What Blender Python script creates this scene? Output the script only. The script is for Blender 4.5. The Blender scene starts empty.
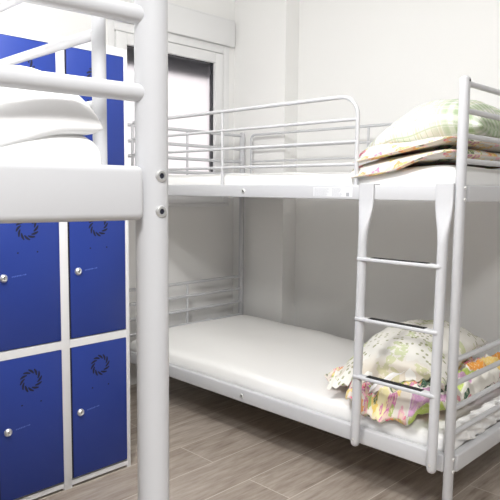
import bpy, bmesh, math, random
from mathutils import Vector, Matrix, Euler, noise
random.seed(7)
PI = math.pi
scene = bpy.context.scene
COL = scene.collection

# ------------------------------------------------------------------ materials
def mat(name, color, rough=.5, metal=0., spec=.5, bump=None, emit=None):
    m = bpy.data.materials.new(name); m.use_nodes = True
    nt = m.node_tree; b = nt.nodes['Principled BSDF']
    b.inputs['Base Color'].default_value = (*color, 1)
    b.inputs['Roughness'].default_value = rough
    b.inputs['Metallic'].default_value = metal
    b.inputs['Specular IOR Level'].default_value = spec
    if bump:
        sc, st, dist = bump
        tc = nt.nodes.new('ShaderNodeTexCoord')
        n = nt.nodes.new('ShaderNodeTexNoise'); n.inputs['Scale'].default_value = sc; n.inputs['Detail'].default_value = 4
        bp = nt.nodes.new('ShaderNodeBump'); bp.inputs['Strength'].default_value = st; bp.inputs['Distance'].default_value = dist
        nt.links.new(tc.outputs['Object'], n.inputs['Vector'])
        nt.links.new(n.outputs['Fac'], bp.inputs['Height']); nt.links.new(bp.outputs['Normal'], b.inputs['Normal'])
    return m

class NT:
    """small node-graph writer"""
    def __init__(s, m): s.t = m.node_tree; s.b = s.t.nodes['Principled BSDF']
    def n(s, typ, **kw):
        nd = s.t.nodes.new(typ)
        for k, v in kw.items(): setattr(nd, k, v)
        return nd
    def put(s, sock, v):
        if hasattr(v, 'is_output'): s.t.links.new(v, sock)
        else: sock.default_value = v
    def math(s, op, a, b=0., clamp=False):
        nd = s.n('ShaderNodeMath', operation=op, use_clamp=clamp); s.put(nd.inputs[0], a); s.put(nd.inputs[1], b); return nd.outputs[0]
    def mix(s, f, a, b, blend='MIX'):
        nd = s.n('ShaderNodeMix', data_type='RGBA', blend_type=blend)
        s.put(nd.inputs[0], f); s.put(nd.inputs[6], a if hasattr(a, 'is_output') else (*a, 1)); s.put(nd.inputs[7], b if hasattr(b, 'is_output') else (*b, 1)); return nd.outputs[2]
    def ramp(s, f, stops, interp='LINEAR'):
        nd = s.n('ShaderNodeValToRGB'); cr = nd.color_ramp; cr.interpolation = interp
        while len(cr.elements) < len(stops): cr.elements.new(.5)
        for e, (p, c) in zip(cr.elements, stops): e.position = p; e.color = (*c, 1)
        s.put(nd.inputs[0], f); return nd.outputs[0]
    def noise(s, vec, scale, detail=3., rough=.5):
        nd = s.n('ShaderNodeTexNoise'); nd.inputs['Scale'].default_value = scale; nd.inputs['Detail'].default_value = detail; nd.inputs['Roughness'].default_value = rough
        s.put(nd.inputs['Vector'], vec); return nd.outputs['Fac']
    def mapping(s, vec, scale=(1, 1, 1), loc=(0, 0, 0), rot=(0, 0, 0)):
        nd = s.n('ShaderNodeMapping'); nd.inputs['Scale'].default_value = scale; nd.inputs['Location'].default_value = loc; nd.inputs['Rotation'].default_value = rot
        s.put(nd.inputs['Vector'], vec); return nd.outputs[0]
    def sep(s, vec):
        nd = s.n('ShaderNodeSeparateXYZ'); s.put(nd.inputs[0], vec); return nd.outputs
    def comb(s, x, y, z=0.):
        nd = s.n('ShaderNodeCombineXYZ'); s.put(nd.inputs[0], x); s.put(nd.inputs[1], y); s.put(nd.inputs[2], z); return nd.outputs[0]
    def obj(s): return s.n('ShaderNodeTexCoord').outputs['Object']
    def uv(s): return s.n('ShaderNodeTexCoord').outputs['UV']
    def bump(s, h, strength=.3, dist=.002):
        nd = s.n('ShaderNodeBump'); nd.inputs['Strength'].default_value = strength; nd.inputs['Distance'].default_value = dist
        s.put(nd.inputs['Height'], h); s.t.links.new(nd.outputs[0], s.b.inputs['Normal'])
    def color(s, c): s.put(s.b.inputs['Base Color'], c)

M = {}
M['paint'] = mat('silver_white_paint', (.60, .605, .625), .32, 0., .5)
M['wall'] = mat('wall_paint', (.92, .915, .90), .85, 0., .2, (180, .08, .001))
M['ceil'] = mat('ceiling_paint', (.88, .88, .87), .9)
M['farwall'] = mat('far_wall_low_bounce_grey', (.25, .25, .25), .9)  # unseen walls greyed down to cut bounce light and deepen shadows
M['pvc'] = mat('white_pvc', (.86, .86, .86), .35)
M['gasket'] = mat('dark_gasket', (.035, .037, .045), .5)
M['slat'] = mat('dark_shutter_slat', (.045, .048, .065), .6)
M['locker'] = mat('white_locker_steel', (.80, .80, .81), .4)
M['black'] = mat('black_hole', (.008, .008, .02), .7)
M['grip'] = mat('black_grip', (.02, .02, .02), .8, 0., .3, (900, .6, .001))
M['chrome'] = mat('chrome', (.86, .86, .85), .34, .85)
M['rubber'] = mat('grey_rubber', (.16, .16, .17), .7)
M['sheet'] = mat('white_sheet', (.93, .925, .91), .9, 0., .15, (60, .12, .003))
M['bedding'] = mat('white_pillowcase', (.93, .925, .92), .9, 0., .15, (45, .15, .003))
M['sticker'] = mat('sticker_paper', (.80, .81, .83), .5)
M['print'] = mat('grey_print', (.42, .43, .46), .6)
M['mark'] = mat('faint_mark', (.10, .17, .52), .5)
M['wood'] = mat('bed_slat_wood', (.62, .50, .36), .6, 0., .3, (30, .1, .001))
M['lampglass'] = mat('lamp_diffuser', (.95, .95, .93), .4)

def locker_blue():
    m = mat('blue_locker_door', (.022, .048, .33), .42, 0., .45); g = NT(m)
    n = g.noise(g.obj(), 3., 2)
    g.color(g.mix(n, (.015, .038, .23), (.019, .046, .27)))
    g.bump(g.noise(g.obj(), 500., 2), .12, .0005)
    return m
M['blue'] = locker_blue()

def floor_mat():
    m = mat('wood_look_floor', (.5, .45, .4), .42, 0., .4); g = NT(m)
    o = g.obj(); s = g.sep(o)
    v = g.comb(g.math('ADD', s[1], .22 + 12.0), g.math('ADD', s[0], 1.19 + 6.6 + .22), 0.)
    br = g.n('ShaderNodeTexBrick'); br.offset = .5; br.offset_frequency = 2; br.squash = 1.
    for k, val in (('Scale', 1.), ('Mortar Size', .0022), ('Mortar Smooth', .3), ('Bias', 0.), ('Brick Width', 1.2), ('Row Height', .22)): br.inputs[k].default_value = val
    br.inputs['Color1'].default_value = (0, 0, 0, 1); br.inputs['Color2'].default_value = (1, 1, 1, 1); br.inputs['Mortar'].default_value = (.5, .5, .5, 1)
    g.put(br.inputs['Vector'], v)
    rnd = g.sep(br.outputs['Color'])[0]
    off = g.math('MULTIPLY', rnd, 17.)
    gv = g.comb(g.math('MULTIPLY', s[0], 15.), g.math('ADD', g.math('MULTIPLY', s[1], 2.4), off), off)
    grain = g.noise(gv, 1.8, 8, .68)
    fine = g.noise(g.comb(g.math('MULTIPLY', s[0], 70.), g.math('MULTIPLY', s[1], 7.), off), 1., 4, .6)
    cl = g.noise(g.comb(g.math('MULTIPLY', s[0], 3.), g.math('ADD', s[1], off), off), 1.4, 2)
    f = g.math('ADD', g.math('MULTIPLY', grain, .50), g.math('ADD', g.math('MULTIPLY', fine, .30), g.math('MULTIPLY', cl, .24)))
    c = g.ramp(f, [(.34, (.15, .115, .088)), (.44, (.29, .238, .195)), (.54, (.41, .352, .30)), (.68, (.56, .50, .445))])
    c = g.mix(g.math('MULTIPLY', rnd, .30), c, (.30, .25, .21))
    # knots
    vo = g.n('ShaderNodeTexVoronoi'); vo.inputs['Scale'].default_value = 1.; g.put(vo.inputs['Vector'], g.comb(g.math('MULTIPLY', s[0], 3.1), g.math('ADD', g.math('MULTIPLY', s[1], 1.5), off), 0.))
    kd = g.math('SUBTRACT', 1., g.math('MULTIPLY', g.math('ADD', vo.outputs['Distance'], g.math('MULTIPLY', fine, .06)), 7.), True)
    c = g.mix(g.math('MULTIPLY', kd, .8), c, (.12, .085, .06))
    c = g.mix(br.outputs['Fac'], c, (.60, .55, .49))
    g.color(c)
    g.bump(g.math('SUBTRACT', f, g.math('MULTIPLY', br.outputs['Fac'], .8)), .12, .002)
    return m
M['floor'] = floor_mat()

def lines(g, x, n, w):
    fr = g.math('FRACT', g.math('MULTIPLY', x, n))
    return g.math('LESS_THAN', g.math('ABSOLUTE', g.math('SUBTRACT', fr, .5)), w)

def plaid_mat():
    m = mat('white_green_check', (.85, .84, .8), .9, 0., .1); g = NT(m)
    s = g.sep(g.uv())
    a = g.math('ADD', lines(g, s[0], 44., .06), lines(g, s[1], 44., .06), True)
    b = g.math('ADD', lines(g, s[0], 11., .05), lines(g, s[1], 11., .05), True)
    c = g.mix(g.math('MULTIPLY', a, .50), (.80, .795, .765), (.36, .48, .28))
    c = g.mix(g.math('MULTIPLY', b, .35), c, (.55, .56, .28))
    # the far end of the case is printed with denser green checks
    e = g.math('MULTIPLY', g.math('SUBTRACT', s[0], .25), 9., True)
    band = g.math('MULTIPLY', e, g.math('ADD', g.math('MULTIPLY', lines(g, s[0], 22., .2), .4), g.math('MULTIPLY', lines(g, s[1], 22., .2), .4)))
    c = g.mix(band, c, (.30, .42, .20))
    g.color(c); g.bump(g.noise(g.obj(), 40., 3), .15, .004)
    return m
M['plaid'] = plaid_mat()

PAL = [(0., (.78, .14, .26)), (.16, (.86, .45, .52)), (.30, (.85, .62, .15)), (.44, (.88, .80, .42)), (.58, (.40, .52, .14)), (.70, (.08, .16, .08)), (.78, (.80, .36, .12)), (.88, (.62, .20, .40))]
def floral_mat(name, base, dens, sc, patch=False, dim=1.):
    m = mat(name, base, .9, 0., .15); g = NT(m)
    uv = g.uv()
    wob = g.noise(uv, 22., 2)
    s = g.sep(uv)
    w = g.comb(g.math('ADD', s[0], g.math('MULTIPLY', wob, .03)), g.math('ADD', s[1], g.math('MULTIPLY', wob, -.03)))
    c = base
    for i, (k, th, rad) in enumerate(((sc, dens, .40), (sc * 1.9, dens * .9, .36), (sc * 3.2, dens * .8, .33))):
        vo = g.n('ShaderNodeTexVoronoi', voronoi_dimensions='2D'); vo.inputs['Scale'].default_value = k
        g.put(vo.inputs['Vector'], g.mapping(w, loc=(i * 3.7, i * 1.9, 0)))
        cc = g.sep(vo.outputs['Color'])
        pet = g.math('ADD', vo.outputs['Distance'], g.math('MULTIPLY', g.math('SUBTRACT', g.noise(uv, k * 6., 2), .5), .55))
        msk = g.math('MULTIPLY', g.math('LESS_THAN', pet, rad), g.math('LESS_THAN', cc[1], th))
        col = g.ramp(cc[0], PAL, 'CONSTANT')
        inner = g.math('LESS_THAN', pet, rad * .45)
        col = g.mix(g.math('MULTIPLY', inner, .6), col, (.9, .82, .55))
        c = g.mix(g.math('MULTIPLY', msk, .80 * dim), c, col)
    if patch:   # rows of rounded patches along the far hem
        vo = g.n('ShaderNodeTexVoronoi', voronoi_dimensions='2D', distance='MINKOWSKI'); vo.inputs['Scale'].default_value = 1.; vo.inputs['Randomness'].default_value = .12; vo.inputs['Exponent'].default_value = 4.
        g.put(vo.inputs['Vector'], g.mapping(uv, scale=(9.5, 10., 1)))
        cc = g.sep(vo.outputs['Color'])
        col = g.ramp(cc[0], [(0., (.75, .33, .07)), (.2, (.06, .12, .08)), (.4, (.74, .30, .38)), (.55, (.55, .68, .18)), (.7, (.80, .58, .20)), (.85, (.62, .36, .55))], 'CONSTANT')
        col = g.mix(g.math('MULTIPLY', g.math('LESS_THAN', g.noise(uv, 120., 2), .45), .35), col, (.85, .8, .6))
        pm = g.mix(g.math('LESS_THAN', vo.outputs['Distance'], .40), (.84, .82, .76), col)
        c = g.mix(g.math('GREATER_THAN', s[0], .49), c, pm)
    g.color(c); g.bump(g.noise(g.obj(), 55., 3), .2, .004)
    return m
M['floral'] = floral_mat('floral_quilt', (.76, .735, .68), .46, 9., dim=1.05)
M['patchwork'] = floral_mat('floral_patchwork_quilt', (.82, .76, .68), .85, 12., True, 1.1)
M['leafy'] = floral_mat('leaf_print_pillowcase', (.85, .83, .77), .0, 9.)
def leafy():
    m = mat('green_sprig_pillowcase', (.85, .83, .77), .9, 0., .15); g = NT(m)
    uv = g.uv(); c = (.86, .845, .79)
    big = g.noise(g.mapping(uv, loc=(.35, .1, 0)), 5.5, 3)
    bm_ = g.math('MULTIPLY', g.math('GREATER_THAN', big, .55), g.math('GREATER_THAN', g.noise(uv, 60., 2), .44))
    c = g.mix(g.math('MULTIPLY', bm_, .62), c, (.52, .60, .25))
    vo = g.n('ShaderNodeTexVoronoi', voronoi_dimensions='2D'); vo.inputs['Scale'].default_value = 42.; g.put(vo.inputs['Vector'], uv)
    cc = g.sep(vo.outputs['Color'])
    reg = g.math('GREATER_THAN', g.noise(g.mapping(uv, loc=(2.1, .7, 0)), 4., 1), .5)
    dm = g.math('MULTIPLY', reg, g.math('MULTIPLY', g.math('LESS_THAN', vo.outputs['Distance'], .26), g.math('LESS_THAN', cc[1], .6)))
    c = g.mix(g.math('MULTIPLY', dm, .75), c, (.33, .34, .16))
    s = g.sep(uv)
    hem = g.math('MULTIPLY', g.math('GREATER_THAN', big, .50), g.math('MULTIPLY', g.math('SUBTRACT', .10, s[1]), 14., True))
    c = g.mix(g.math('MULTIPLY', hem, .45), c, (.55, .42, .26))
    g.color(c); g.bump(g.noise(g.obj(), 30., 3), .2, .005)
    return m
M['leafy'] = leafy()

def frosted():
    m = bpy.data.materials.new('frosted_window_glass'); m.use_nodes = True
    nt = m.node_tree; b = nt.nodes['Principled BSDF']
    b.inputs['Base Color'].default_value = (.97, .93, .945, 1); b.inputs['Roughness'].default_value = .42
    b.inputs['IOR'].default_value = 1.3; b.inputs['Transmission Weight'].default_value = 1.
    return m
M['glass'] = frosted()

# ------------------------------------------------------------------ mesh builder
class MB:
    def __init__(s, fn=None): s.v = []; s.f = []; s.uv = {}; s.fn = fn
    def add(s, p): s.v.append(tuple(p)); return len(s.v) - 1
    def grid_rings(s, rings, closed=True, caps=True):
        ids = [[s.add(p) for p in r] for r in rings]; n = len(ids[0])
        for a, b in zip(ids, ids[1:]):
            for i in range(n if closed else n - 1):
                j = (i + 1) % n; s.f.append((a[i], a[j], b[j], b[i]))
        if caps: s.f.append(tuple(reversed(ids[0]))); s.f.append(tuple(ids[-1]))
    def path(s, pts, r, n=14, caps=True):
        pts = [Vector(p) for p in pts]; rings = []
        t0 = (pts[1] - pts[0]).normalized()
        ref = Vector((0, 0, 1)) if abs(t0.z) < .9 else Vector((1, 0, 0))
        side = t0.cross(ref).normalized()
        for i, p in enumerate(pts):
            if i == 0: t = pts[1] - pts[0]
            elif i == len(pts) - 1: t = pts[-1] - pts[-2]
            else: t = (pts[i + 1] - p).normalized() + (p - pts[i - 1]).normalized()
            t.normalize(); side = (side - t * side.dot(t)).normalized(); up = side.cross(t)
            rr = r[i] if isinstance(r, (list, tuple)) else r
            rings.append([p + (side * math.cos(a) + up * math.sin(a)) * rr for a in [2 * PI * k / n for k in range(n)]])
        s.grid_rings(rings, True, caps); return s
    def tube(s, a, b, r, n=14): return s.path([a, b], r, n)
    def box(s, lo, hi, bev=0., seg=2):
        bm = bmesh.new(); bmesh.ops.create_cube(bm, size=1)
        for v in bm.verts: v.co = Vector([lo[i] + (v.co[i] + .5) * (hi[i] - lo[i]) for i in range(3)])
        if bev: bmesh.ops.bevel(bm, geom=bm.edges[:], offset=bev, segments=seg, profile=.5, affect='EDGES')
        bm.verts.ensure_lookup_table(); off = len(s.v)
        for v in bm.verts: s.v.append(tuple(v.co))
        bm.verts.index_update()
        for f in bm.faces: s.f.append(tuple(off + v.index for v in f.verts))
        bm.free(); return s
    def lathe(s, prof, origin, axis, n=18):
        """prof: (radius, distance along axis)"""
        ax = Vector(axis).normalized(); o = Vector(origin)
        ref = Vector((0, 0, 1)) if abs(ax.z) < .9 else Vector((1, 0, 0))
        e1 = ax.cross(ref).normalized(); e2 = ax.cross(e1)
        s.grid_rings([[o + ax * d + (e1 * math.cos(a) + e2 * math.sin(a)) * max(r, 1e-5) for a in [2 * PI * k / n for k in range(n)]] for r, d in prof]); return s
    def surface(s, nu, nv, top, bot, size):
        """closed soft body: top and bottom sheets sharing their border; uv in metres/size"""
        T = {}; B = {}
        def par(i, n):
            t = -1 + 2 * i / n; return math.copysign(1 - (1 - abs(t)) ** 1.7, t)
        for i in range(nu + 1):
            for j in range(nv + 1):
                u, v = par(i, nu), par(j, nv)
                k = s.add(top(u, v)); T[i, j] = k; s.uv[k] = ((u * .5 + .5) * size[0], (v * .5 + .5) * size[1])
                if i in (0, nu) or j in (0, nv): B[i, j] = k
                else:
                    k = s.add(bot(u, v)); B[i, j] = k; s.uv[k] = ((u * .5 + .5) * size[0], (v * .5 + .5) * size[1] + .37)
        for i in range(nu):
            for j in range(nv):
                s.f.append((T[i, j], T[i + 1, j], T[i + 1, j + 1], T[i, j + 1]))
                s.f.append((B[i, j], B[i, j + 1], B[i + 1, j + 1], B[i + 1, j]))
        return s
    def build(s, name, m, parent=None, angle=.75, loc=None):
        me = bpy.data.meshes.new(name)
        vs = [s.fn(Vector(p)) for p in s.v] if s.fn else s.v
        if loc: vs = [tuple(Vector(p) - Vector(loc)) for p in vs]
        me.from_pydata([tuple(p) for p in vs], [], s.f); me.update()
        if s.uv:
            l = me.uv_layers.new(name='UVMap')
            for lp in me.loops: l.data[lp.index].uv = s.uv.get(lp.vertex_index, (0, 0))
        bm = bmesh.new(); bm.from_mesh(me); bmesh.ops.recalc_face_normals(bm, faces=bm.faces[:]); bm.to_mesh(me); bm.free()
        for p in me.polygons: p.use_smooth = True
        me.set_sharp_from_angle(angle=angle)
        me.materials.append(m)
        o = bpy.data.objects.new(name, me); COL.objects.link(o)
        if parent: o.parent = parent
        if loc: o.location = loc
        return o

def tag(o, label=None, cat=None, group=None, kind=None):
    if label: o['label'] = label
    if cat: o['category'] = cat
    if group: o['group'] = group
    if kind: o['kind'] = kind
    return o
def thing(name, label, cat, loc=(0, 0, 0), group=None, kind=None):
    o = bpy.data.objects.new(name, None); COL.objects.link(o); o.location = loc
    return tag(o, label, cat, group, kind)
def sm(a, b, x):
    t = max(0., min(1., (x - a) / (b - a))); return t * t * (3 - 2 * t)
def nz(x, y, z=0.): return noise.noise(Vector((x, y, z)))

# ------------------------------------------------------------------ room
WX, PX, PY, BY = -2.1, -1.645, .985, 1.11
XR, YF, ZC = 2.3, -3.4, 2.6
def struct(name, mb, m): return tag(mb.build(name, m), kind='structure')
struct('floor', MB().box((WX - .2, YF - .1, -.06), (XR + .1, BY + .1, 0)), M['floor'])
struct('ceiling', MB().box((WX - .2, YF - .1, ZC), (XR + .1, BY + .1, ZC + .08)), M['ceil'])
# window wall with its opening
WY0, WY1, WZ0, WZ1 = .002, .935, 1.09, 2.12
w = MB()
w.box((WX - .2, YF, 0), (WX, WY0, ZC)); w.box((WX - .2, WY1, 0), (WX, BY, ZC))
w.box((WX - .2, WY0, 0), (WX, WY1, WZ0)); w.box((WX - .2, WY0, WZ1), (WX, WY1, ZC))
struct('wall_left', w, M['wall'])
b = MB().box((WX, BY, 0), (XR, BY + .1, ZC)); struct('wall_back', b, M['wall'])
struct('trim_1', MB().box((WX, PY, 0), (PX, BY, ZC)), M['wall'])
struct('wall_right', MB().box((XR, YF, 0), (XR + .1, BY, ZC)), M['farwall'])
struct('wall_front', MB().box((WX, YF - .1, 0), (XR, YF, ZC)), M['farwall'])

# window: frame, two sashes with frosted panes, roller shutter and its box
win = thing('window_1', None, None, (WX, (WY0 + WY1) / 2, WZ0), kind='structure')
wl = tuple(win.location)
def wpart(name, mb, m, parent=None, **k):
    o = mb.build(name, m, loc=None if parent else wl); o.parent = parent or win
    if parent is None: o.location = (0, 0, 0)
    return o
def wp(name, mb, m):      # geometry given in world metres, child of the window
    mb.fn = lambda p: p - Vector(wl)
    return mb.build(name, m, win)
f = MB()
f.box((WX - .09, WY0, WZ0), (WX + .004, WY0 + .045, WZ1), .004); f.box((WX - .09, WY1 - .05, WZ0), (WX + .004, WY1, WZ1), .004)
f.box((WX - .09, WY0 + .045, WZ0), (WX + .004, WY1 - .05, WZ0 + .05), .004); f.box((WX - .09, WY0 + .045, WZ1 - .05), (WX + .004, WY1 - .05, WZ1), .004)
wp('window_frame', f, M['pvc'])
GT = 2.0
for (y0, y1) in ((.052, .878),):
    a, z0, z1 = .072, WZ0 + .055, WZ1 - .055
    s_ = MB()
    zt = z1 - GT
    s_.box((WX - .06, y0, z0), (WX + .012, y0 + a, z1), .005); s_.box((WX - .06, y1 - a, z0), (WX + .012, y1, z1), .005)
    s_.box((WX - .06, y0 + a, z0), (WX + .012, y1 - a, z0 + a), .005); s_.box((WX - .06, y0 + a, GT), (WX + .012, y1 - a, z1), .005)
    so = wp('sash', s_, M['pvc'])
    def sub(name, mb, m):
        mb.fn = lambda p: p - Vector(wl); return mb.build(name, m, so)
    sub('pane', MB().box((WX - .035, y0 + a + .006, z0 + a + .004), (WX - .023, y1 - a - .006, GT - .002)), M['glass'])
    gk = MB()
    gk.box((WX - .045, y0 + a, z0 + a), (WX - .012, y0 + a + .007, GT)); gk.box((WX - .045, y1 - a - .007, z0 + a), (WX - .012, y1 - a, GT))
    gk.box((WX - .045, y0 + a, GT - .006), (WX - .012, y1 - a, GT)); gk.box((WX - .045, y0 + a, z0 + a), (WX - .012, y1 - a, z0 + a + .004))
    sub('gasket', gk, M['gasket'])
sb = MB()
sb.box((WX + .002, -.06, 2.121), (WX + .030, .963, 2.282), .004)
sb.box((WX + .002, -.058, 2.282), (WX + .026, .961, 2.293), .002)
wp('shutter_box', sb, M['pvc'])
sh = MB()
for k in range(4):
    z = 1.925 + k * .05; sh.box((WX - .175, WY0, z), (WX - .163, WY1, z + .0498), .001)
wp('shutter_slats', sh, M['slat'])
sl = MB().box((WX - .2, WY0, WZ0 - .02), (WX + .012, WY1, WZ0), .004)
wp('window_sill', sl, M['pvc'])

# ------------------------------------------------------------------ bunk beds
L, W = 1.97, .9367
ZT, UB0, UB1, LB0, LB1 = 1.552, 1.1466, 1.2026, .2114, .2721
RU = (1.534, 1.446, 1.364, 1.282); RL = (.6057, .522, .4346, .3446)
R_ = .0174
def dark_socket(o, k):
    me = o.data
    c = sum((v.co for v in me.vertices), Vector()) / len(me.vertices)
    ext = [max(v.co[i] for v in me.vertices) - min(v.co[i] for v in me.vertices) for i in range(3)]
    ax = ext.index(min(ext)); rmax = max(ext) / 2
    me.materials.append(M['black'])
    for p in me.polygons:
        d = p.center - c; d[ax] = 0
        if d.length < rmax * .36 and all((Vector([me.vertices[i].co[a] - c[a] if a != ax else 0 for a in range(3)])).length < rmax * .5 for i in p.vertices): p.material_index = 1
def make_bed(label, origin, shear):
    root = thing('bunk_bed', label, 'bunk bed', origin, 'metal bunk beds')
    fn = lambda p: Vector((p.x + shear * (p.y - W), p.y, p.z))
    P = M['paint']
    def nb(): return MB(fn)
    for x in (0, -L):
        for y in (0, W):
            po = nb().lathe([(R_ - .002, .012), (R_, .016), (R_, ZT - .004), (R_ - .004, ZT)], (x, y, 0), (0, 0, 1), 28).build('post', P, root)
            nb().lathe([(R_ + .002, 0), (R_ + .002, .018), (R_ - .003, .022)], (x, y, 0), (0, 0, 1), 20).build('foot_cap', M['rubber'], po)
            nb().lathe([(R_ - .004, ZT - .002), (R_ - .006, ZT + .003), (.004, ZT + .004)], (x, y, 0), (0, 0, 1), 20).build('top_cap', P, po)
            sx = 1 if x == 0 else -1
            nb().lathe([(.0045, -.002), (.0045, .0012)], (x + sx * (R_ - .0006), y, ZT - .012), (sx, 0, 0), 12).build('hole', M['black'], po)
            for zb0, zb1 in ((UB0, UB1), (LB0, LB1)):
                for zc in (zb0 + .007, zb1 - .010):
                    bo = nb().lathe([(.0066, -.004), (.0066, .0014), (.0056, .0026), (.0032, .0026), (.0030, .0015)], (x + sx * (R_ - .0008), y, zc), (sx, 0, 0), 16).build('bolt', M['chrome'], po); dark_socket(bo, (1, 2))
    for z0, z1, nm in ((LB0, LB1, 'lower'), (UB0, UB1, 'upper')):
        for y in (0, W):
            sgn = -1 if y == 0 else 1
            bm_ = nb().box((-L + R_ - .004, y - .017, z0), (-R_ + .004, y + .017, z1), .005, 3).build('side_beam', P, root)
            zc = (z0 + z1) / 2
            nb().lathe([(.0108, 0), (.0108, .0015), (.0088, .0035), (.0050, .0035), (.0047, .0012)], (-1.002, y + sgn * .0165, zc), (0, sgn, 0), 18).build('bolt', M['chrome'], bm_)
            dark_socket(bm_.children[0], (1, 2))
            # inner angle that carries the bed base
            nb().box((-L + .03, y - sgn * .017 - (0 if sgn > 0 else 0) - .016 * (sgn > 0), z0 + .004), (-.03, y - sgn * .017 + .016 * (sgn < 0), z0 + .009)).build('ledge', P, bm_)
        for x in (0, -L):
            sx = 1 if x == 0 else -1
            nb().box((x - .017 + .004 * sx, .0215, z0 - .002), (x + .017 + .004 * sx, W - .0215, z1), .0075, 4).build('end_beam', P, root)
        sl = nb()
        for k in range(12):
            xs = -L + .10 + k * (L - .2) / 11
            sl.box((xs - .03, .019, z0 + .0095), (xs + .03, W - .019, z0 + .02), .002)
        sl.build('slat_base', M['wood'], root)
    for x in (0, -L):
        for zs in (RU, RL):
            for k, z in enumerate(zs):
                er = nb().tube((x, .006, z), (x, W - .006, z), .0098, 16).build('end_rail', P, root)
            base = UB1 if zs is RU else LB1
            nb().tube((x, W / 2, base), (x, W / 2, zs[0]), .0072, 12).build('end_spindle', P, root)
    # guards
    def guard(y, xl, xr, mids, rl, rad, base):
        z = [1.535, 1.448, 1.365, 1.280]
        pts = [(xl, y, base)]
        for k in range(9):
            a = PI - k * PI / 16; pts.append((xl + rl + rl * math.cos(a), y, z[0] - rl + rl * math.sin(a)))
        for k in range(9):
            a = PI / 2 - k * PI / 16; pts.append((xr - rad + rad * math.cos(a), y, z[0] - rad + rad * math.sin(a)))
        pts.append((xr, y, base))
        g = nb().path(pts, .0082, 14).build('guard_frame', P, root)
        for zz in z[1:]: nb().tube((xl, y, zz), (xr, y, zz), .0066, 12).build('guard_rail', P, g)
        for x in mids: nb().tube((x, y, base), (x, y, z[0]), .0070, 12).build('guard_spindle', P, g)
    guard(0., -1.868, -.415, [-1.157], .02, .075, UB1 - .004)
    guard(W, -1.886, -.105, [-.99], .03, .03, UB1 - .004)
    # ladder
    lad = None
    xl, xr = -.352, -.036
    def yl(z): return -.0365 - .018 * (1.10 - min(z, 1.10)) / .9
    def rail(xc, sh):
        rings = []
        zs = [.216, .219, .225, .235, .3, .6, .9, 1.0, 1.02, 1.04, 1.06, 1.08, 1.1, 1.12, 1.135, 1.147, 1.2045]
        for z in zs:
            t = sm(1.0, 1.15, z)
            e = {.216: .45, .219: .72, .225: .92}.get(z, 1.)
            hx = (R_ + (.032 - R_) * t) * e; hy = (R_ + (.0045 - R_) * t) * e
            cx = xc + sh * t; cy = yl(z) * (1 - t) + (-.0225) * t
            n_ = 24; pw = 1 - .55 * t
            ring = []
            for k in range(n_):
                a = 2 * PI * k / n_; c, s = math.cos(a), math.sin(a)
                ring.append((cx + hx * math.copysign(abs(c) ** pw, c), cy + hy * math.copysign(abs(s) ** pw, s), z))
            rings.append(ring)
        mb = nb(); mb.grid_rings(rings)
        mb.box((xc + sh - .031, -.026, 1.2025), (xc + sh + .031, .019, 1.2075), .001)
        return mb
    lad = rail(xl, .0).build('ladder', P, root)
    ladr = rail(xr, -.008).build('ladder_rail', P, lad)
    for xc in (xl, xr):
        nb().lathe([(.005, -.001), (.005, .001), (.003, .0012)], (xc, yl(.247) - R_ + .0006, .247), (0, -1, 0), 12).build('screw', M['chrome'], lad)
    for z in (.93, .7064, .488):
        y = yl(z) - .004
        nb().box((xl - .012, y - .017, z - .0075), (xr + .006, y + .017, z + .0065), .005, 3).build('rung', P, lad)
        nb().box((xl + .045, y - .012, z + .0062), (xr - .045, y + .014, z + .0085), .001).build('grip_strip', M['grip'], lad)
    # printed sticker on the upper front beam
    st = nb().box((-.606, -.0176, 1.157), (-.419, -.0168, 1.193)).build('sticker', M['sticker'], root)
    pr = nb()
    rs = random.Random(3)
    for c0, c1 in ((-.600, -.522), (-.514, -.462)):
        for r in range(8):
            z = 1.1895 - r * .0041; x = c0
            end = c1 - rs.random() * .02
            while x < end:
                l = .004 + rs.random() * .009; pr.box((x, -.0181, z - .0013), (min(x + l, end), -.0175, z)); x += l + .0022
    pr.box((-.447, -.0181, 1.159), (-.433, -.0175, 1.173))
    pr.build('print', M['print'], st)
    return root
bedB = make_bed('white metal bunk bed along the back wall, complete with ladder and two made mattresses', (0, 0, 0), 0.)
bedA = make_bed('white metal bunk bed in the left foreground with its thick post close to the viewer', (.3703, -1.5313 - W, 0), .118)

# ------------------------------------------------------------------ bedding
def soft_slab(nu, nv, x0, x1, y0, y1, base, thick, pw=10., size=None, edge=None, seed=0., mb=None, mid=.5, ex=.5):
    mb = mb or MB()
    def mk(side):
        def fn(u, v):
            pp = pw if side > 0 or mid == .5 else 24.
            p = max(0., (1 - abs(u) ** pp)) ** ex * max(0., (1 - abs(v) ** pp)) ** ex
            x = (x0 + x1) / 2 + u * (x1 - x0) / 2; y = (y0 + y1) / 2 + v * (y1 - y0) / 2
            if edge: dx, dy = edge(u, v, x, y); x += dx; y += dy
            b, t = base(x, y), thick(x, y)
            return (x, y, b + t * (mid + (side * ((1 - mid) if side > 0 else mid)) * p))
        return fn
    mb.surface(nu, nv, mk(1), mk(-1), size or (x1 - x0, y1 - y0)); return mb

def shift(mb, loc):
    return mb
def soft_obj(name, mb, m, loc, label=None, cat=None, group=None, parent=None):
    mb_fn = mb.fn
    if parent: return mb.build(name, m, parent)
    o = mb.build(name, m, None, 1.6, loc); return tag(o, label, cat, group)

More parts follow.
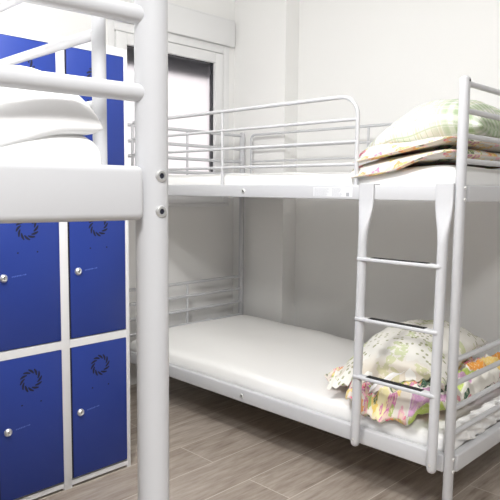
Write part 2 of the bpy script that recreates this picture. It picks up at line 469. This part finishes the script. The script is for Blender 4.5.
# mattresses
def matt(z0, top, seed, sag, xs=(-L + .02, -.02), crown=0., y1=W - .021, pw=16., head=0.):
    def base(x, y): return z0
    def thick(x, y):
        return top - z0 + sag * (nz(x * 2.2, y * 2.2, seed)) + .004 * nz(x * 9, y * 5, seed + 4) + crown * sm(.0, .35, y) * sm(-.7, -1.7, x) + head * sm(-.46, -.06, x)
    def edge(u, v, x, y):
        k = .006 * nz(x * 6, y * 6, seed + 9); return (k * (abs(u) > .9), k * (abs(v) > .9))
    return soft_slab(90, 50, xs[0], xs[1], .021, y1, base, thick, pw, edge=edge, ex=.25)
ZU = UB0 + .0205; ZLo = LB0 + .0205
mu = matt(ZU, 1.256, 1.3, .004, head=.022)
m_up = soft_obj('mattress', mu, M['sheet'], (-L / 2, W / 2, ZU), 'white sheeted mattress on the top bunk of the bed with the ladder', 'mattress', 'white mattresses')
ml = matt(ZLo, .338, 5.1, .012, crown=.034)
m_lo = soft_obj('mattress', ml, M['sheet'], (-L / 2, W / 2, ZLo), 'white sheeted mattress on the bottom bunk, low above the floor', 'mattress', 'white mattresses')
OA = Vector((.3703, -1.5313 - W, 0))
ma = matt(ZU, 1.242, 8.7, .002, y1=W - .047, pw=40.)
ma.fn = lambda p: Vector((p.x + .118 * (p.y - W), p.y, p.z)) + OA
m_a = soft_obj('mattress', ma, M['sheet'], (OA.x - L / 2, OA.y + W / 2, ZU), 'white sheeted mattress on the foreground bunk bed, beneath the plain white pillow', 'mattress', 'white mattresses')

# bunched sheet at the head end of the lower mattress
bs = MB()
def bsh(side):
    def fn(u, v):
        y = .30 + v * .27; p = max(0, 1 - u * u) ** .5 * max(0, 1 - abs(v) ** 6) ** .5
        fold = .016 * math.sin(y * 62 + 4 * u + 3 * nz(y * 9, u, 5.)) + .016 * nz(y * 16, u * 2.5, 3.3)
        z = .312 + u * .042 + .012 * nz(y * 8, 0, 1.)
        return (-.026 - .008 * u + side * max(.004, .018 + fold) * p, y, z)
    return fn
bs.surface(16, 60, bsh(1), bsh(-1), (.1, .5))
bs.fn = lambda p: p - Vector((-L / 2, W / 2, ZLo))
bs.build('bunched_sheet', M['sheet'], m_lo, 1.6)

def pillow(a, b, T, seed, wr=.10, fold=0., nu=60, nv=60, flat=1.):
    mb = MB()
    def mk(side):
        def fn(u, v):
            x = a * u * (.93 + .07 * v * v); y = b * v * (.93 + .07 * u * u)
            h = T * max(0., (1 - abs(u) ** 2.6) * (1 - abs(v) ** 2.6)) ** .55
            n_ = 1 + wr * (nz(x * 7, y * 7, seed + side) + .6 * nz(x * 16, y * 12, seed + 2 * side))
            rim = .012 * nz(x * 10, y * 10, seed + 7) 
            ridge = fold * math.sin((x * .7 + y) * 38 + 3 * nz(x * 5, y * 5, seed)) * sm(.25, .95, max(abs(u), abs(v))) * max(0., (1 - u ** 6) * (1 - v ** 6)) ** .5
            return (x, y, side * h * n_ * (1 if side > 0 else flat) + (rim + ridge) * (1 if side > 0 or flat == 1 else .2 + .8 * max(abs(u), abs(v)) ** 12))
        return fn
    mb.surface(nu, nv, mk(1), mk(-1), (2 * a, 2 * b)); return mb
def place(mb, loc, rot, post=None):
    Rm = Euler(rot).to_matrix()
    def fn(p):
        q = Rm @ p + Vector(loc); return post(q) if post else q
    mb.fn = fn; return mb

# upper bunk: folded floral quilt with the checked pillow on it
q = MB()
def lin(x): return max(0., min(1., (x + .47) / .42))
def l1_base(x, y):
    front = sm(.024, -.004, y)
    return 1.263 + .023 * sm(-.46, -.06, x) - .055 * front * sm(-.10, -.28, x) + .003 * nz(x * 8, y * 8, 2)
def l1_top(x, y):
    return 1.285 - .040 * sm(.07, .0, y) * (1 - lin(x)) + .056 * lin(x) + .006 * nz(x * 7, y * 5, 6)
def e1(u, v, x, y): return (.03 * nz(y * 5, 0, 1.) * (u < -.3), .012 * nz(x * 9, 0, 4.) * (v < -.3))
soft_slab(50, 60, -.445, -.035, -.010, .86, l1_base, lambda x, y: l1_top(x, y) - l1_base(x, y), 4.5, (.5, .9), e1, mb=q)
def l2_base(x, y): return l1_top(x, y) + .0005
def l2_top(x, y): return l2_base(x, y) + .066 - .028 * lin(x) + .008 * nz(x * 8, y * 6, 11)
soft_slab(50, 60, -.435, -.040, -.004, .85, l2_base, lambda x, y: l2_top(x, y) - l2_base(x, y), 4.5, (.5, .9), e1, mb=q)
soft_obj('quilt', q, M['floral'], (-.27, .43, 1.257), 'pale floral quilt folded in two thick layers on the top bunk, beneath the checked pillow', 'quilt', 'floral quilts')
def rest_up(q):
    ins = sm(-.475, -.415, q.x)
    t = 1.266 * (1 - ins) + (l2_top(q.x, q.y) + .002) * ins
    return Vector((q.x, q.y, max(q.z, t)))
pz = pillow(.240, .37, .125, 3., .08, .004)
pz.v = [(x, y, z - 1.0 * x * x) for x, y, z in pz.v]
pu = place(pz, (-.275, .50, 1.424), (0, math.radians(-11), math.radians(4)), rest_up)
soft_obj('pillow', pu, M['plaid'], (-.335, .50, 1.40), 'white pillow with thin green check, on the folded quilt of the top bunk', 'pillow', 'pillows')

# lower bunk: crumpled quilt and sprigged pillow
q2 = MB()
def hang(x, y): return sm(.022, -.006, y) * sm(-.42, -.34, x) * sm(-.10, -.17, x)
def qb(x, y): return .351 - .055 * hang(x, y)
def qt(x, y):
    r1 = 1 - abs(nz(x * 13, y * 11, 2.)) * 2; r2 = 1 - abs(nz(x * 24 + y * 9, y * 20, 5.)) * 2
    t = .030 + .034 * r1 + .022 * r2 + .008 * (1 - abs(nz(x * 45, y * 40 + x * 20, 8.)) * 2) + .055 * sm(-.24, -.12, x)
    lump = math.exp(-(((x + .25) / .12) ** 2 + ((y - .05) / .10) ** 2)); return max(.012, t + .035 * lump)
def e2(u, v, x, y):
    f = sm(0, -1, v)
    dy = f * (.12 * sm(-.42, -.52, x) + .11 * sm(-.14, -.09, x) + .015 * nz(x * 16, 1., 3.))
    return (.02 * nz(y * 12, 0, 8.), dy)
soft_slab(130, 130, -.63, -.055, -.016, .82, qb, qt, 6., (.6, .85), e2, mb=q2)
soft_obj('quilt', q2, M['patchwork'], (-.34, .4, .344), 'crumpled patchwork floral quilt with pink, yellow and green patches on the bottom bunk', 'quilt', 'floral quilts')
def rest_lo(q):
    ins = sm(-.66, -.58, q.x) * sm(-.02, .05, q.y)
    t = .352 * (1 - ins) + (qb(q.x, q.y) + qt(q.x, q.y) + .002) * ins
    return Vector((q.x, q.y, max(q.z, t)))
pz = pillow(.235, .40, .110, 9., .12, .005)
pz.v = [(x, y, z - .55 * x * x - .25 * y * y) for x, y, z in pz.v]
pl = place(pz, (-.405, .44, .488), (math.radians(2), math.radians(-9), math.radians(12)), rest_lo)
p_lo = soft_obj('pillow', pl, M['leafy'], (-.36, .46, .45), 'cream pillow with small green sprigs on the bottom bunk, lying on the crumpled quilt', 'pillow', 'pillows')

fl = MB()
def flp(side):
    def fn(u, v):
        w_ = .5 + .5 * u                    # 0 at the tip, 1 at the pillow
        a = Vector((-.375, .022, .376)).lerp(Vector((-.285, .10, .480)), w_)
        wd = .012 + .045 * w_
        return (a.x + v * wd * .75, a.y + v * wd * .25 - .006 * math.cos(v * 3), a.z + v * wd * .30 + side * .004 * (1 - u ** 8) * (1 - v ** 8) + .006 * math.sin(v * 5 + u * 2))
    return fn
fl.surface(20, 12, flp(1), flp(-1), (.2, .1))
fl.fn = lambda p: p - p_lo.location
tag(fl.build('case_flap', M['bedding'], p_lo, 1.6), 'plain cream flap of the pillowcase hanging down')

# foreground bunk pillow
pa = MB()
def pab(x, y): return 1.2435 + .001 * nz(x * 9, y * 9, 2.) - .034 * sm(.29, .34, x) * sm(-1.57, -1.72, y) - .010 * sm(-1.64, -1.57, y)
def pat(x, y): return .060 + .018 * sm(-1.72, -1.6, y) + .007 * nz(x * 6, y * 6, 4.) + .007 * nz(x * 14 + y * 8, y * 12, 6.) - .02 * sm(-2.0, -2.2, y)
def e3(u, v, x, y): return (.012 * nz(y * 9, 1., 3.) + .055 * v * v * v * (u < 0) * -.3, -.012 * u * u)
soft_slab(50, 60, -.02, .352, -2.19, -1.566, pab, pat, 7., (.3, .6), e3, mb=pa, mid=.12, ex=.42)
pa.fn = lambda p: Vector((p.x + .118 * (p.y + 1.53), p.y, p.z))
soft_obj('pillow', pa, M['bedding'], (.18, -1.85, 1.248), 'plain white pillow on the foreground bunk bed, behind its end rails', 'pillow', 'pillows')

# ------------------------------------------------------------------ lockers
KX, KY, PIT, SF = -1.189, -.494, .2928, .0172
KD = .50
rows = ((.0354, .5636), (.5976, 1.133), (1.167, 1.702))
KT = 1.735
Y0 = KY - 2 * PIT - SF * .9
lk = thing('locker', 'white steel locker bank with six blue doors beside the window wall', 'locker', (KX - KD / 2, (Y0 + KY) / 2, 0))
ko = Vector(lk.location)
KF = lambda p: p - ko
c = MB(KF)
cols = []
for k in range(2):
    y1 = KY - k * PIT - SF; y0 = KY - (k + 1) * PIT + SF
    cols.append((y0, y1))
for ya, yb in ((KY - SF, KY), (cols[1][1], cols[0][0]), (Y0, cols[1][0])):
    c.box((KX - .030, ya, 0), (KX, yb, KT), .0015)
c.box((KX - KD, Y0, .01), (KX - .02, Y0 + .003, KT)); c.box((KX - KD, KY - .003, .01), (KX - .02, KY, KT))
c.box((KX - KD, Y0, .01), (KX - KD + .004, KY, KT)); c.box((KX - KD, KY - PIT - .002, .02), (KX - .02, KY - PIT + .002, KT))
c.box((KX - KD, Y0, KT - .004), (KX, KY, KT), .001)
for (y0, y1) in cols:
    c.box((KX - .030, y0, .010), (KX - .003, y1, rows[0][0] - .001))
    c.box((KX - KD, y0, rows[0][0] - .006), (KX - .003, y1, rows[0][0] - .002))
    for r in (0, 1):
        c.box((KX - .030, y0, rows[r][1] + .001), (KX - .0005, y1, rows[r + 1][0] - .001))
        c.box((KX - KD, y0, rows[r][1] + .010), (KX - .03, y1, rows[r][1] + .014))
    c.box((KX - .030, y0, rows[2][1] + .001), (KX - .0005, y1, KT - .004))
c.build('locker_body', M['locker'], lk)
for (y0, y1) in cols:
    for (z0, z1) in rows:
        dz0, dz1, dy0, dy1 = z0 + .0025, z1 - .001, y0 + .007, y1 - .0015
        d = MB(KF).box((KX - .016, dy0, dz0), (KX + .0015, dy1, dz1), .0015).build('door', M['blue'], lk)
        MB(KF).box((KX - .018, y0 + .0002, dz0), (KX - .0008, dy0 - .0003, dz1)).build('gap_shade_strip', M['black'], d)  # solid black strip standing in for the shade in the door gap
        vy, vz, rx = y0 + .132, z0 + .436, KX + .0016
        v = MB(KF)
        for k in range(12):
            a = 2 * PI * k / 12 + .1; pts = []
            for t in range(6):
                s_ = t / 5; rr = .0265 + .0165 * s_; an = a + .80 * s_ - .15 * s_ * s_
                pts.append(Vector((rx, vy + rr * math.cos(an), vz + rr * math.sin(an))))
            l, r = [], []
            for t, p in enumerate(pts):
                tg = (pts[min(t + 1, 5)] - pts[max(t - 1, 0)]).normalized(); nn = Vector((0, -tg.z, tg.y)); wd = .0046 * (1 - .55 * abs(t / 5 - .5) * 2)
                l.append(p + nn * wd); r.append(p - nn * wd)
            v.grid_rings([[l[t], r[t]] + [r[t] - Vector((.0012, 0, 0)), l[t] - Vector((.0012, 0, 0))] for t in range(6)])
        v.build('vent_slot', M['black'], d)
        for sy in (-.037, .037):
            MB(KF).lathe([(.0032, -.001), (.0032, .0003)], (KX + .0014, vy + sy, z0 + .349), (1, 0, 0), 10).build('rivet_hole', M['black'], d)
        ly, lz = y0 + .040, z0 + .2625
        lo = MB(KF).lathe([(.0150, 0), (.0150, .003), (.0115, .009), (.0080, .011), (.0078, .0085)], (KX + .001, ly, lz), (1, 0, 0), 20).build('lock', M['chrome'], d)
        MB(KF).box((KX + .0090, ly - .0012, lz - .0045), (KX + .0102, ly + .0012, lz + .0045)).build('keyhole', M['black'], lo)
        mk = MB(KF); rs = random.Random(5)
        for k in range(9):
            yy = ly + .030 + k * .0062; h = .002 + .003 * rs.random()
            mk.box((KX + .0013, yy, lz + .002 + .0006 * k - h / 2), (KX + .0018, yy + .0042, lz + .002 + .0006 * k + h / 2))
        mk.build('mark', M['mark'], d)

# ------------------------------------------------------------------ light
LP = (-.25, -1.35, ZC)
lamp = thing('ceiling_light', 'white round ceiling light', 'light', LP)
MB(lambda p: p - Vector(LP)).lathe([(.20, 0), (.20, -.02), (.19, -.028)], LP, (0, 0, 1), 40).build('lamp_base', M['pvc'], lamp)
def area(name, loc, rot, size, size_y, energy, color=(1, 1, 1), shape='RECTANGLE'):
    l = bpy.data.lights.new(name, 'AREA'); l.shape = shape; l.size = size
    if shape == 'RECTANGLE': l.size_y = size_y
    l.energy = energy; l.color = color
    o = bpy.data.objects.new(name, l); COL.objects.link(o); o.location = loc; o.rotation_euler = rot; return o
pl_ = bpy.data.lights.new('lamp_light', 'POINT'); pl_.energy = 88; pl_.shadow_soft_size = .09; pl_.color = (1, .995, .985)
plo = bpy.data.objects.new('lamp_light', pl_); COL.objects.link(plo); plo.location = (LP[0], LP[1], ZC - .22)
area('added_fill_light', (1.5, -2.3, ZC - .04), (0, 0, 0), .5, .5, 66, (1, .995, .985), 'DISK')  # fill light added behind the camera, without a fixture

wd = bpy.data.worlds.new('World'); scene.world = wd; wd.use_nodes = True
bg = wd.node_tree.nodes['Background']; bg.inputs[0].default_value = (1, .975, .98, 1); bg.inputs[1].default_value = 1.25

# ------------------------------------------------------------------ camera
cd = bpy.data.cameras.new('Camera'); cd.sensor_width = 36; cd.lens = 613.383 / 500 * 36; cd.clip_start = .02
cam = bpy.data.objects.new('Camera', cd); COL.objects.link(cam)
yaw, pit, rol = math.radians(44.3639), math.radians(5.5469), math.radians(.5581)
fw = Vector((-math.sin(yaw) * math.cos(pit), math.cos(yaw) * math.cos(pit), -math.sin(pit)))
rt = Vector((math.cos(yaw), math.sin(yaw), 0)); up = rt.cross(fw)
r2 = rt * math.cos(rol) + up * math.sin(rol); u2 = -rt * math.sin(rol) + up * math.cos(rol)
mw = Matrix((r2, u2, -fw)).transposed().to_4x4(); mw.translation = (.9314, -1.9469, 1.1777)
cam.matrix_world = mw
scene.camera = cam
scene.view_settings.view_transform = 'Standard'
scene.view_settings.look = 'None'
scene.view_settings.exposure = 0.
